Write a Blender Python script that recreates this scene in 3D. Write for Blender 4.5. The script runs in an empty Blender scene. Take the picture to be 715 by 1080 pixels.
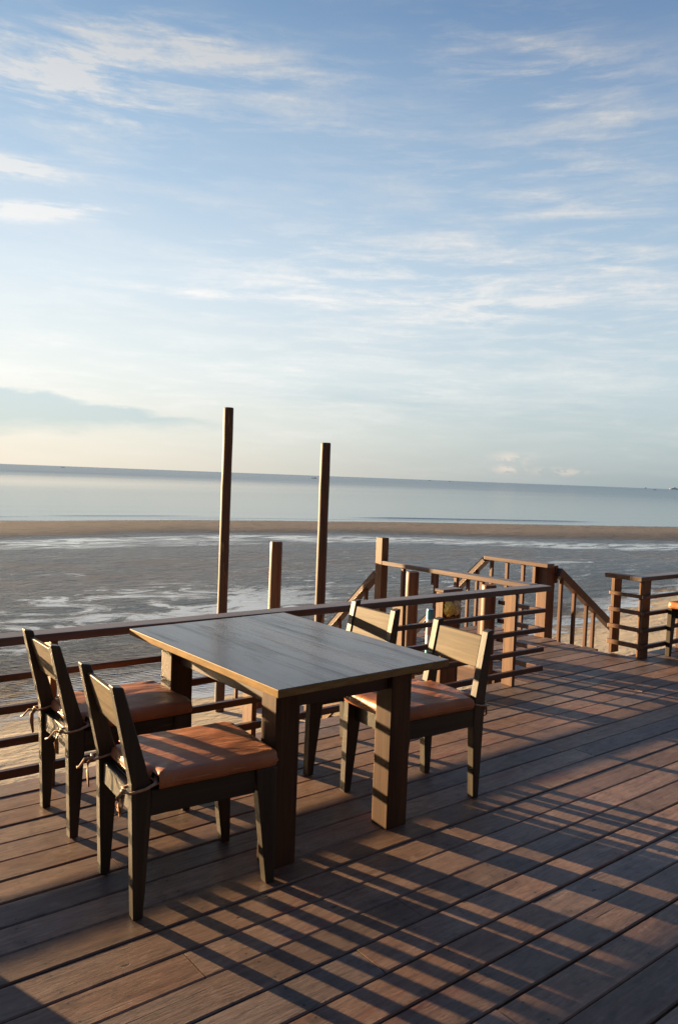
import bpy, bmesh, math, random
from mathutils import Vector, Matrix, noise
from math import radians, sin, cos, tan, pi, sqrt, atan, atan2
rnd = random.Random(7)
scene = bpy.context.scene
col = scene.collection

# ------------------------------------------------------------------ helpers
class MB:
    """collects shapes and links them as ONE mesh object"""
    def __init__(s): s.bm = bmesh.new()
    def box(s, x0, x1, y0, y1, z0, z1, bev=.003, seg=1, mat=None):
        r = bmesh.ops.create_cube(s.bm, size=1)
        vs = r['verts']
        for v in vs:
            v.co = Vector(((x0+x1)/2+v.co.x*(x1-x0), (y0+y1)/2+v.co.y*(y1-y0), (z0+z1)/2+v.co.z*(z1-z0)))
            if mat is not None: v.co = mat @ v.co
        if bev:
            es = list({e for v in vs for e in v.link_edges})
            bmesh.ops.bevel(s.bm, geom=es, offset=bev, segments=seg, profile=.5, affect='EDGES')
        return s
    def prism(s, pts, axis, a0, a1, bev=.003, seg=1):
        """polygon in the plane across axis (0,1,2), extruded from a0 to a1"""
        def mk(p, a):
            if axis == 0: return Vector((a, p[0], p[1]))
            if axis == 1: return Vector((p[0], a, p[1]))
            return Vector((p[0], p[1], a))
        lo = [s.bm.verts.new(mk(p, a0)) for p in pts]
        hi = [s.bm.verts.new(mk(p, a1)) for p in pts]
        n = len(pts)
        fs = [s.bm.faces.new(lo), s.bm.faces.new(list(reversed(hi)))]
        for i in range(n):
            fs.append(s.bm.faces.new((lo[i], hi[i], hi[(i+1) % n], lo[(i+1) % n])))
        bmesh.ops.recalc_face_normals(s.bm, faces=fs)
        if bev:
            es = list({e for f in fs for e in f.edges})
            bmesh.ops.bevel(s.bm, geom=es, offset=bev, segments=seg, profile=.5, affect='EDGES')
        return s
    def beam(s, p, q, w, h, bev=.003):
        """a straight bar from p to q, w wide (horizontal), h deep"""
        p, q = Vector(p), Vector(q); d = q-p; L = d.length; d.normalize()
        side = d.cross(Vector((0, 0, 1)))
        if side.length < 1e-4: side = Vector((1, 0, 0))
        side.normalize(); up = side.cross(d)
        m = Matrix((( d.x, side.x, up.x, p.x), (d.y, side.y, up.y, p.y), (d.z, side.z, up.z, p.z), (0, 0, 0, 1)))
        return s.box(0, L, -w/2, w/2, -h/2, h/2, bev, mat=m)
    def tube(s, pts, r, n=8, cap=True, flat=1.0):
        pts = [Vector(p) for p in pts]; rings = []
        rs = r if isinstance(r, (list, tuple)) else [r]*len(pts)
        ref = Vector((0, 0, 1))
        for i, p in enumerate(pts):
            t = (pts[min(i+1, len(pts)-1)]-pts[max(i-1, 0)]).normalized()
            a = t.cross(ref)
            if a.length < .05: a = t.cross(Vector((1, 0, 0)))
            a.normalize(); b = a.cross(t)
            rings.append([s.bm.verts.new(p+(a*cos(2*pi*k/n)*flat+b*sin(2*pi*k/n))*rs[i]) for k in range(n)])
        for i in range(len(rings)-1):
            for k in range(n):
                f = s.bm.faces.new((rings[i][k], rings[i][(k+1) % n], rings[i+1][(k+1) % n], rings[i+1][k])); f.smooth = True
        if cap:
            s.bm.faces.new(list(reversed(rings[0]))); s.bm.faces.new(rings[-1])
        return s
    def pile(s, x, y, z0, z1, r, n=22, seed=0, lean=(0, 0), wob=.0):
        """an upright turned log with a little unevenness and a chamfered top"""
        N = max(4, int((z1-z0)/.12)); rings = []
        zs = [z0+(z1-z0-.012)*i/N for i in range(N+1)]+[z1]
        for i, z in enumerate(zs):
            rr = r*(.9 if i == len(zs)-1 else 1)
            ring = []
            for k in range(n):
                a = 2*pi*k/n
                q = rr*(1+wob*noise.noise(Vector((cos(a)*1.3+seed*7, sin(a)*1.3, z*2.2))))
                ring.append(s.bm.verts.new((x+lean[0]*(z-z0)+q*cos(a), y+lean[1]*(z-z0)+q*sin(a), z)))
            rings.append(ring)
        for i in range(len(rings)-1):
            for k in range(n):
                f = s.bm.faces.new((rings[i][k], rings[i][(k+1) % n], rings[i+1][(k+1) % n], rings[i+1][k])); f.smooth = i < len(rings)-2
        s.bm.faces.new(list(reversed(rings[0]))); s.bm.faces.new(rings[-1])
        return s
    def build(s, name, mat, parent=None):
        bmesh.ops.recalc_face_normals(s.bm, faces=s.bm.faces)
        me = bpy.data.meshes.new(name); s.bm.to_mesh(me); s.bm.free()
        if mat: me.materials.append(mat)
        o = bpy.data.objects.new(name, me); col.objects.link(o)
        if parent: o.parent = parent
        return o

def tag(o, label=None, cat=None, group=None, kind=None):
    if label: o['label'] = label
    if cat: o['category'] = cat
    if group: o['group'] = group
    if kind: o['kind'] = kind
    return o
def empty(name, loc=(0, 0, 0), rz=0):
    o = bpy.data.objects.new(name, None); o.empty_display_size = .1
    o.location = loc; o.rotation_euler = (0, 0, rz); col.objects.link(o)
    return o
def copy_tree(o, parent=None):
    c = o.copy(); col.objects.link(c)
    if parent: c.parent = parent
    for ch in [k for k in bpy.data.objects if k.parent == o]: copy_tree(ch, c)
    return c

# ------------------------------------------------------------------ materials
class NT:
    def __init__(s, m):
        m.use_nodes = True; s.nt = m.node_tree; s.n = s.nt.nodes; s.l = s.nt.links; s.n.clear()
    def add(s, t, **kw):
        n = s.n.new(t)
        for k, v in kw.items(): setattr(n, k, v)
        return n
    def put(s, sock, v):
        if hasattr(v, 'is_output') or isinstance(v, bpy.types.NodeSocket): s.l.new(v, sock)
        else: sock.default_value = v
    def math(s, op, a, b=0., c=None, clamp=False):
        n = s.add('ShaderNodeMath', operation=op, use_clamp=clamp)
        s.put(n.inputs[0], a); s.put(n.inputs[1], b)
        if c is not None: s.put(n.inputs[2], c)
        return n.outputs[0]
    def vmath(s, op, a, b=(0, 0, 0)):
        n = s.add('ShaderNodeVectorMath', operation=op)
        s.put(n.inputs[0], a); s.put(n.inputs[1], b)
        return n.outputs[0]
    def mix(s, f, a, b, blend='MIX'):
        n = s.add('ShaderNodeMix', data_type='RGBA', blend_type=blend)
        s.put(n.inputs[0], f); s.put(n.inputs[6], c4(a)); s.put(n.inputs[7], c4(b))
        return n.outputs[2]
    def noise(s, vec, scale, detail=4, rough=.55, dist=0., out=0, lac=2.):
        n = s.add('ShaderNodeTexNoise'); s.put(n.inputs['Vector'], vec)
        n.inputs['Scale'].default_value = scale; n.inputs['Detail'].default_value = detail
        n.inputs['Roughness'].default_value = rough; n.inputs['Distortion'].default_value = dist
        n.inputs['Lacunarity'].default_value = lac
        return n.outputs[out]
    def ramp(s, f, lo, hi, a=0., b=1., smooth=True):
        n = s.add('ShaderNodeMapRange', interpolation_type='SMOOTHSTEP' if smooth else 'LINEAR')
        s.put(n.inputs[0], f); s.put(n.inputs[1], lo); s.put(n.inputs[2], hi); s.put(n.inputs[3], a); s.put(n.inputs[4], b)
        return n.outputs[0]
    def mapping(s, vec, scale=(1, 1, 1), rot=(0, 0, 0), loc=(0, 0, 0)):
        n = s.add('ShaderNodeMapping'); s.put(n.inputs['Vector'], vec)
        n.inputs['Scale'].default_value = scale; n.inputs['Rotation'].default_value = rot; n.inputs['Location'].default_value = loc
        return n.outputs[0]
    def bump(s, h, strength, dist=.01, normal=None):
        n = s.add('ShaderNodeBump'); s.put(n.inputs['Height'], h)
        s.put(n.inputs['Strength'], strength); n.inputs['Distance'].default_value = dist
        if normal is not None: s.l.new(normal, n.inputs['Normal'])
        return n.outputs[0]
    def principled(s, base, rough, normal=None, ior=1.45, spec=.5, **kw):
        p = s.add('ShaderNodeBsdfPrincipled')
        s.put(p.inputs['Base Color'], c4(base)); s.put(p.inputs['Roughness'], rough)
        p.inputs['IOR'].default_value = ior; s.put(p.inputs['Specular IOR Level'], spec)
        for k, v in kw.items(): s.put(p.inputs[k], v)
        if normal is not None: s.l.new(normal, p.inputs['Normal'])
        o = s.add('ShaderNodeOutputMaterial'); s.l.new(p.outputs[0], o.inputs[0])
        return p
def c4(c):
    return (*c, 1.) if isinstance(c, tuple) and len(c) == 3 else c

def wood(name, dark, light, axis, rough=.5, worn=None, worn_amt=.0, bump=.35, island=False, coat=0., fine=1., spec=.5):
    """planed or painted timber: grain streaks along one axis, worn patches, a little bump"""
    m = bpy.data.materials.new(name); t = NT(m)
    tc = t.add('ShaderNodeTexCoord').outputs['Object']
    oi = t.add('ShaderNodeObjectInfo').outputs['Random']
    rv = t.add('ShaderNodeCombineXYZ')
    src = oi
    if island: src = t.add('ShaderNodeNewGeometry').outputs['Random Per Island']
    for i, k in enumerate((37., 53., 71.)): t.put(rv.inputs[i], t.math('MULTIPLY', src, k))
    vec = t.vmath('ADD', tc, rv.outputs[0])
    sc = [26*fine]*3; sc[axis] = 1.3*fine
    g = t.noise(t.mapping(vec, tuple(sc)), 1., 6, .62, .8)
    sc2 = [150*fine]*3; sc2[axis] = 5*fine
    fine_g = t.noise(t.mapping(vec, tuple(sc2)), 1., 3, .6, .2)
    sc3 = [4.]*3; sc3[axis] = 1.2
    blot = t.noise(t.mapping(vec, tuple(sc3)), 1., 5, .6, .3)
    f = t.math('ADD', t.math('MULTIPLY', t.ramp(g, .28, .74), .65), t.math('MULTIPLY', fine_g, .35))
    c = t.mix(f, dark, light)
    c = t.mix(t.ramp(blot, .35, .7, 0, .45), c, t.mix(.5, c, (0.02, .015, .012)))
    if worn:
        w = t.ramp(t.math('ADD', t.math('MULTIPLY', blot, .6), t.math('MULTIPLY', fine_g, .4)), .62-worn_amt, .72-worn_amt*.6)
        c = t.mix(w, c, worn)
    if island:
        v = t.ramp(src, 0, 1, .62, 1.3, False)
        hsv = t.add('ShaderNodeHueSaturation'); t.put(hsv.inputs['Value'], v); t.put(hsv.inputs['Color'], c)
        t.put(hsv.inputs['Saturation'], t.ramp(t.math('FRACT', t.math('MULTIPLY', src, 7.31)), 0, 1, .7, 1.2, False))
        c = hsv.outputs[0]
    r = t.math('ADD', rough-.1, t.math('MULTIPLY', t.math('ADD', blot, fine_g), .1))
    h = t.math('ADD', t.math('MULTIPLY', g, .6), t.math('MULTIPLY', fine_g, .4))
    nrm = t.bump(h, bump, .004)
    t.principled(c, r, nrm, spec=spec, **({'Coat Weight': coat, 'Coat Roughness': .25} if coat else {}))
    return m

def deck_material():
    m = bpy.data.materials.new('deck_wood'); t = NT(m)
    tc = t.add('ShaderNodeTexCoord').outputs['Object']
    isl = t.add('ShaderNodeNewGeometry').outputs['Random Per Island']
    rv = t.add('ShaderNodeCombineXYZ')
    for i, k in enumerate((91., 47., 13.)): t.put(rv.inputs[i], t.math('MULTIPLY', isl, k))
    vec = t.vmath('ADD', tc, rv.outputs[0])
    g1 = t.noise(t.mapping(vec, (3.4, 30, 34)), 1., 8, .70, 1.6)
    g2 = t.noise(t.mapping(vec, (26, 130, 130)), 1., 4, .68, .5)
    blot = t.noise(t.mapping(vec, (1.4, 4.5, 4)), 1., 6, .62, .5)
    big = t.noise(t.mapping(tc, (.55, .8, 1)), 1., 4, .6, .4)
    f = t.math('ADD', t.math('MULTIPLY', t.ramp(g1, .25, .75), .6), t.math('MULTIPLY', g2, .4))
    c = t.mix(f, (.064, .038, .028), (.280, .168, .116))
    # foot-worn grey and left-over red stain, each in its own patches
    c = t.mix(t.ramp(blot, .48, .7, 0, .6), c, t.mix(f, (.110, .074, .064), (.295, .210, .168)))
    mt = t.noise(t.mapping(vec, (11, 17, 12), loc=(3, 2, 0)), 1., 7, .72, .4)
    c = t.mix(t.ramp(mt, .52, .68, 0, .5), c, (.035, .024, .020))
    c = t.mix(t.ramp(mt, .46, .32, 0, .35), c, (.33, .235, .175))
    red = t.ramp(t.noise(t.mapping(vec, (1.1, 5., 4), loc=(5, 3, 1)), 1., 6, .68, .6), .56, .68, 0, .7)
    c = t.mix(red, c, t.mix(f, (.085, .030, .024), (.23, .088, .062)))
    hs = t.add('ShaderNodeHueSaturation'); t.put(hs.inputs['Color'], c)
    t.put(hs.inputs['Value'], t.math('MULTIPLY', t.ramp(isl, 0, 1, .72, 1.25, False), t.ramp(big, .3, .7, .8, 1.15)))
    t.put(hs.inputs['Saturation'], t.ramp(t.math('FRACT', t.math('MULTIPLY', isl, 9.7)), 0, 1, .75, 1.15, False))
    c = hs.outputs[0]
    # screw heads in two rows over every joist
    px = t.add('ShaderNodeSeparateXYZ'); t.l.new(tc, px.inputs[0])
    dx = t.math('MULTIPLY', t.math('SUBTRACT', t.math('FRACT', t.math('DIVIDE', t.math('ADD', px.outputs[0], t.math('MULTIPLY', isl, .02)), .6)), .5), .6)
    by = t.math('MULTIPLY', t.math('FRACT', t.math('DIVIDE', t.math('SUBTRACT', px.outputs[1], 4.271-.169*44), .169)), .169)
    dy = t.math('SUBTRACT', t.math('ABSOLUTE', t.math('SUBTRACT', by, .0845)), .050)
    rr = t.math('SQRT', t.math('ADD', t.math('MULTIPLY', dx, dx), t.math('MULTIPLY', dy, dy)))
    c = t.mix(t.math('MULTIPLY', t.ramp(rr, .0045, .0065, 1, 0), .75), c, (.015, .012, .010))
    c = t.mix(t.math('MULTIPLY', t.ramp(rr, .008, .05, 1, 0), .25), c, (.03, .022, .018))
    # blown sand lying in the grain
    snd = t.math('MULTIPLY', t.ramp(t.noise(t.mapping(tc, (.9, 1.6, 1), loc=(2, 5, 0)), 1., 7, .7), .56, .75), t.ramp(g2, .45, .62))
    c = t.mix(t.math('MULTIPLY', snd, .35), c, (.26, .20, .145))
    # small dark knots and spots
    vo = t.add('ShaderNodeTexVoronoi', feature='F1'); t.put(vo.inputs['Vector'], t.mapping(vec, (3.0, 7.5, 5))); vo.inputs['Scale'].default_value = 1.3
    spot = t.ramp(t.math('ADD', vo.outputs['Distance'], t.math('MULTIPLY', g2, .05)), .075, .10, 1, 0)
    spot = t.math('MULTIPLY', spot, t.ramp(t.noise(vec, 2.2, 2), .46, .54))
    c = t.mix(t.math('MULTIPLY', spot, .8), c, (.012, .009, .008))
    # cracks along the grain
    crack = t.ramp(t.noise(t.mapping(vec, (1.1, 60, 60), loc=(9, 0, 0)), 1., 3, .5, .6), .69, .73, 0, 1)
    c = t.mix(t.math('MULTIPLY', crack, .75), c, (.012, .009, .008))
    r = t.math('ADD', t.ramp(blot, .3, .7, .40, .56), t.math('MULTIPLY', g2, .10))
    h = t.math('SUBTRACT', t.math('ADD', t.math('MULTIPLY', g1, .6), t.math('MULTIPLY', g2, .5)), t.math('ADD', crack, spot))
    t.principled(c, r, t.bump(h, .30, .004), spec=.45)
    return m

def leather(name, base, hi):
    m = bpy.data.materials.new(name); t = NT(m)
    tc = t.vmath('ADD', t.add('ShaderNodeTexCoord').outputs['Object'], t.add('ShaderNodeObjectInfo').outputs['Random'])
    b = t.noise(tc, 6, 5, .6, .4); pores = t.noise(tc, 260, 2)
    wr = t.noise(t.mapping(tc, (4, 11, 8)), 1., 4, .55, 1.6)
    c = t.mix(t.ramp(b, .3, .72), base, hi)
    scuff = t.ramp(t.noise(tc, 22, 6, .7), .64, .78, 0, .18)
    c = t.mix(scuff, c, (.30, .17, .11))
    n = t.bump(pores, .12, .001)
    n = t.bump(wr, .24, .018, n)
    t.principled(c, t.math('ADD', .38, t.math('MULTIPLY', b, .18)), n, spec=.5)
    return m

def plain(name, base, rough, var=.25, scale=9., bump=.15, metal=0.):
    m = bpy.data.materials.new(name); t = NT(m)
    tc = t.add('ShaderNodeTexCoord').outputs['Object']
    b = t.noise(tc, scale, 5, .6, .3)
    c = t.mix(t.ramp(b, .3, .7), tuple(v*(1-var) for v in base), tuple(min(1, v*(1+var)) for v in base))
    t.principled(c, rough, t.bump(b, bump, .004), Metallic=metal)
    return m

M = {}
M['deck'] = deck_material()
M['under'] = plain('frame_timber_and_gap_shade', (.03, .022, .018), .8)
M['rail'] = wood('stained_rail_wood', (.030, .011, .007), (.105, .042, .026), 0, .42, (.19, .10, .06), .02)
M['railY'] = wood('stained_rail_wood_across', (.034, .013, .008), (.125, .050, .030), 1, .42, (.22, .12, .07), .04)
M['capX'] = wood('weathered_cap_wood', (.060, .036, .028), (.150, .098, .078), 0, .40, (.20, .16, .14), .04)
M['capY'] = wood('weathered_cap_wood_across', (.060, .034, .026), (.165, .100, .075), 1, .40, (.24, .17, .13), .04)
M['plank'] = wood('post_plank_wood', (.062, .023, .009), (.215, .098, .039), 2, .55, (.26, .14, .06), .02)
M['pile'] = wood('pile_wood', (.045, .017, .009), (.19, .080, .038), 2, .55, (.28, .15, .075), .03, bump=.6)
M['mast'] = wood('old_post_wood', (.024, .011, .007), (.10, .046, .025), 2, .65, (.34, .21, .10), .05, bump=.9)
M['baluster'] = wood('baluster_wood', (.045, .016, .009), (.17, .068, .035), 2, .5, (.25, .13, .07), .02)
M['chairZ'] = wood('dark_chair_wood', (.011, .0078, .0048), (.052, .037, .021), 2, .46, (.13, .09, .05), .0, bump=.25)
M['chairX'] = wood('dark_chair_wood_side', (.010, .008, .005), (.045, .034, .019), 0, .44, (.22, .16, .10), .01, bump=.25)
M['chairY'] = wood('worn_backrest_wood', (.030, .021, .011), (.150, .106, .056), 1, .58, (.19, .135, .074), .02, bump=.3, spec=.17)
M['tableleg'] = wood('table_leg_wood', (.026, .011, .006), (.105, .049, .017), 2, .52, (.145, .078, .029), .02, spec=.3)
M['apron'] = wood('table_apron_wood', (.020, .009, .006), (.070, .034, .019), 0, .5)
M['apronY'] = wood('table_apron_wood_across', (.020, .009, .006), (.070, .034, .019), 1, .6, bump=.08)
M['cushion'] = leather('tan_leather', (.27, .088, .032), (.37, .135, .050))
M['cushion2'] = leather('orange_leather', (.36, .13, .045), (.52, .21, .075))
M['tie'] = plain('leather_tie', (.30, .155, .075), .5, .3, 60)
M['bag'] = plain('yellow_plastic_bag', (.85, .62, .14), .4, .3, 30, .5)
M['paper'] = plain('pale_plastic', (.70, .60, .36), .5, .3, 40, .4)
M['hull'] = plain('boat_hull_paint', (.05, .055, .06), .6)
M['white'] = plain('ship_white_paint', (.8, .78, .72), .5, .08)
M['rust'] = plain('ship_red_paint', (.35, .12, .07), .6, .2)
M['bolt'] = plain('bolt_steel', (.22, .20, .18), .45, .3, 90, .2, .8)

def tabletop_material():
    m = bpy.data.materials.new('tabletop_wood'); t = NT(m)
    tc = t.add('ShaderNodeTexCoord').outputs['Object']
    px = t.add('ShaderNodeSeparateXYZ'); t.l.new(tc, px.inputs[0])
    pl = t.math('DIVIDE', t.math('ADD', px.outputs[0], t.math('MULTIPLY', px.outputs[1], -.012)), .207)
    wn = t.add('ShaderNodeTexWhiteNoise', noise_dimensions='1D'); t.put(wn.inputs['W'], t.math('FLOOR', pl)); isl = wn.outputs['Value']
    seam = t.ramp(t.math('ABSOLUTE', t.math('SUBTRACT', t.math('FRACT', pl), .5)), .482, .497)
    rv = t.add('ShaderNodeCombineXYZ')
    for i, k in enumerate((31., 17., 5.)): t.put(rv.inputs[i], t.math('MULTIPLY', isl, k))
    vec = t.vmath('ADD', tc, rv.outputs[0])
    g = t.noise(t.mapping(vec, (22, 1.1, 20)), 1., 6, .62, 1.0)
    g2 = t.noise(t.mapping(vec, (140, 5, 140)), 1., 3, .6)
    blot = t.noise(t.mapping(vec, (3, 1.6, 3)), 1., 5, .6, .4)
    c = t.mix(t.math('ADD', t.math('MULTIPLY', t.ramp(g, .28, .72), .6), t.math('MULTIPLY', g2, .4)), (.034, .030, .028), (.105, .094, .086))
    c = t.mix(t.ramp(blot, .5, .7, 0, .5), c, (.14, .128, .118))
    hs = t.add('ShaderNodeHueSaturation'); t.put(hs.inputs['Color'], c); t.put(hs.inputs['Value'], t.ramp(isl, 0, 1, .55, 1.5, False)); c = hs.outputs[0]
    c = t.mix(t.math('MULTIPLY', seam, .75), c, (.03, .022, .018))
    # bare yellowish edge timber where the sawn sides show
    geo = t.add('ShaderNodeNewGeometry'); sx = t.add('ShaderNodeSeparateXYZ'); t.l.new(geo.outputs['True Normal'], sx.inputs[0])
    side = t.ramp(t.math('ABSOLUTE', sx.outputs[2]), .3, .6, 1, 0)
    c = t.mix(side, c, t.mix(t.noise(t.mapping(vec, (10, 10, 60)), 1., 5, .65), (.07, .040, .016), (.36, .23, .09)))
    dk = t.ramp(t.noise(t.mapping(vec, (16, .55, 16), loc=(2, 8, 0)), 1., 6, .7, .5), .52, .62)
    dk = t.math('MULTIPLY', dk, t.math('SUBTRACT', 1., side))
    c = t.mix(t.math('MULTIPLY', dk, .7), c, (.022, .018, .016))
    # a few dents
    vo = t.add('ShaderNodeTexVoronoi'); t.put(vo.inputs['Vector'], t.mapping(vec, (7, 3.2, 4))); vo.inputs['Scale'].default_value = 1.
    sp = t.math('MULTIPLY', t.ramp(vo.outputs['Distance'], .05, .09, 1, 0), t.ramp(t.noise(vec, 3.), .54, .6))
    c = t.mix(t.math('MULTIPLY', sp, .7), c, (.02, .015, .012))
    h = t.math('SUBTRACT', t.math('ADD', t.math('MULTIPLY', g, .6), t.math('MULTIPLY', g2, .4)), t.math('ADD', sp, t.math('MULTIPLY', seam, .6)))
    rgh = t.math('ADD', t.ramp(isl, 0, 1, .12, .22, False), t.math('ADD', t.math('MULTIPLY', t.math('ADD', blot, g2), .09), t.math('MULTIPLY', t.ramp(t.noise(t.mapping(vec, (9, 1.3, 9), loc=(4, 4, 0)), 1., 6, .65), .5, .68), .10)))
    t.principled(c, t.math('MAXIMUM', rgh, t.math('MULTIPLY', side, .8)), t.bump(h, .22, .003), spec=t.math('ADD', .1, t.math('MULTIPLY', t.math('SUBTRACT', 1., side), t.math('MULTIPLY', t.ramp(isl, 0, 1, .55, 1.35, False), t.math('SUBTRACT', 1., t.math('MULTIPLY', t.math('MAXIMUM', dk, seam), .85))))))
    return m
M['tabletop'] = tabletop_material()

def pole_material():
    m = bpy.data.materials.new('striped_pole_paint'); t = NT(m)
    tc = t.add('ShaderNodeTexCoord').outputs['Object']
    sx = t.add('ShaderNodeSeparateXYZ'); t.l.new(tc, sx.inputs[0])
    z = t.math('ADD', sx.outputs[2], t.math('MULTIPLY', t.noise(tc, 14, 3), .03))
    cr = t.add('ShaderNodeValToRGB'); cr.color_ramp.interpolation = 'CONSTANT'
    t.put(cr.inputs[0], z)
    e = cr.color_ramp.elements
    e[0].position = 0; e[0].color = (.5, .56, .55, 1); e[1].position = .28; e[1].color = (.10, .32, .42, 1)
    for p, c in ((.40, (.62, .66, .62)), (.47, (.62, .38, .30)), (.53, (.60, .66, .64)), (.60, (.08, .30, .42)), (.66, (.05, .20, .36))):
        q = e.new(p); q.color = (*c, 1)
    t.principled(cr.outputs[0], .4)
    return m
M['pole'] = pole_material()

# ------------------------------------------------------------------ beach and sea
ZB = -1.2                              # tidal flat, deck is at z = 0
def interp(x, pts):
    if x <= pts[0][0]: return pts[0][1]
    for (a, b), (c, d) in zip(pts, pts[1:]):
        if x <= c: return b+(d-b)*(x-a)/(c-a)
    return pts[-1][1]
C_SAND = [(-60, 9.6), (0, 9.0), (5, 8.8), (11.5, 8.6), (13.5, 8.8), (17.7, 10.0), (20.5, 10.7), (30, 11.5), (60, 13), (300, 15)]
C_STRK = [(-60, 34), (0, 30.2), (8, 29.9), (18, 30.0), (25.7, 27.3), (28.6, 24.5), (31, 22), (36, 19.5), (60, 18.0), (300, 20)]
C_BARN = [(-60, 37), (0, 32.4), (9, 32.0), (19, 32.4), (28, 29.4), (31.7, 26.6), (36, 23.5), (45, 21.5), (60, 20.5), (300, 23)]
C_BARF = [(-60, 46), (0, 40.6), (11, 40.0), (23, 39.2), (35, 37.0), (46, 32.4), (55, 29.4), (80, 27), (300, 28)]
C_SEA = [(-60, 49), (0, 42.6), (12, 42.1), (25, 41.6), (36, 38.4), (48.5, 34.2), (58, 31), (80, 28.5), (300, 30)]
def tide(x, y):
    cs = [interp(x, c) for c in (C_SAND, C_STRK, C_BARN, C_BARF, C_SEA)]
    if y <= cs[0]: return (y-cs[0])/8
    for i in range(4):
        if y <= cs[i+1]: return i+(y-cs[i])/(cs[i+1]-cs[i])
    return 4+(y-cs[4])/8
def beach_z(x, y):
    t = tide(x, y); z = ZB
    if t < 0: z += min(.45, .10*(-t*8)**.8*.5)
    z += .012*noise.noise(Vector((x*.5, y*.5, 0)))
    if 1.75 < t < 4: z += .07*max(0, sin(pi*(t-1.75)/2.25))
    if t > 4: z -= min(3., .05*(t-4)*8)
    return z
xs = [-900, -400, -200, -100, -60, -40, -30, -22]+[-16+.5*i for i in range(192)]+[82+2*i for i in range(20)]+[130, 160, 200, 260, 350, 600, 1200]
ys = [-900, -300, -100, -40, -20, -10, -5, 0, 3]+[5+.35*i for i in range(34)]+[17+.5*i for i in range(58)]+[46, 48, 52, 60, 80, 140]
me = bpy.data.meshes.new('beach'); vs = [(x, y, beach_z(x, y)) for y in ys for x in xs]; nx = len(xs)
me.from_pydata(vs, [], [(j*nx+i, j*nx+i+1, (j+1)*nx+i+1, (j+1)*nx+i) for j in range(len(ys)-1) for i in range(nx-1)])
at = me.attributes.new('tide', 'FLOAT', 'POINT')
at.data.foreach_set('value', [tide(v[0], v[1]) for v in vs])
me.polygons.foreach_set('use_smooth', [True]*len(me.polygons))
beach = bpy.data.objects.new('beach', me); col.objects.link(beach); tag(beach, kind='structure')

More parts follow.
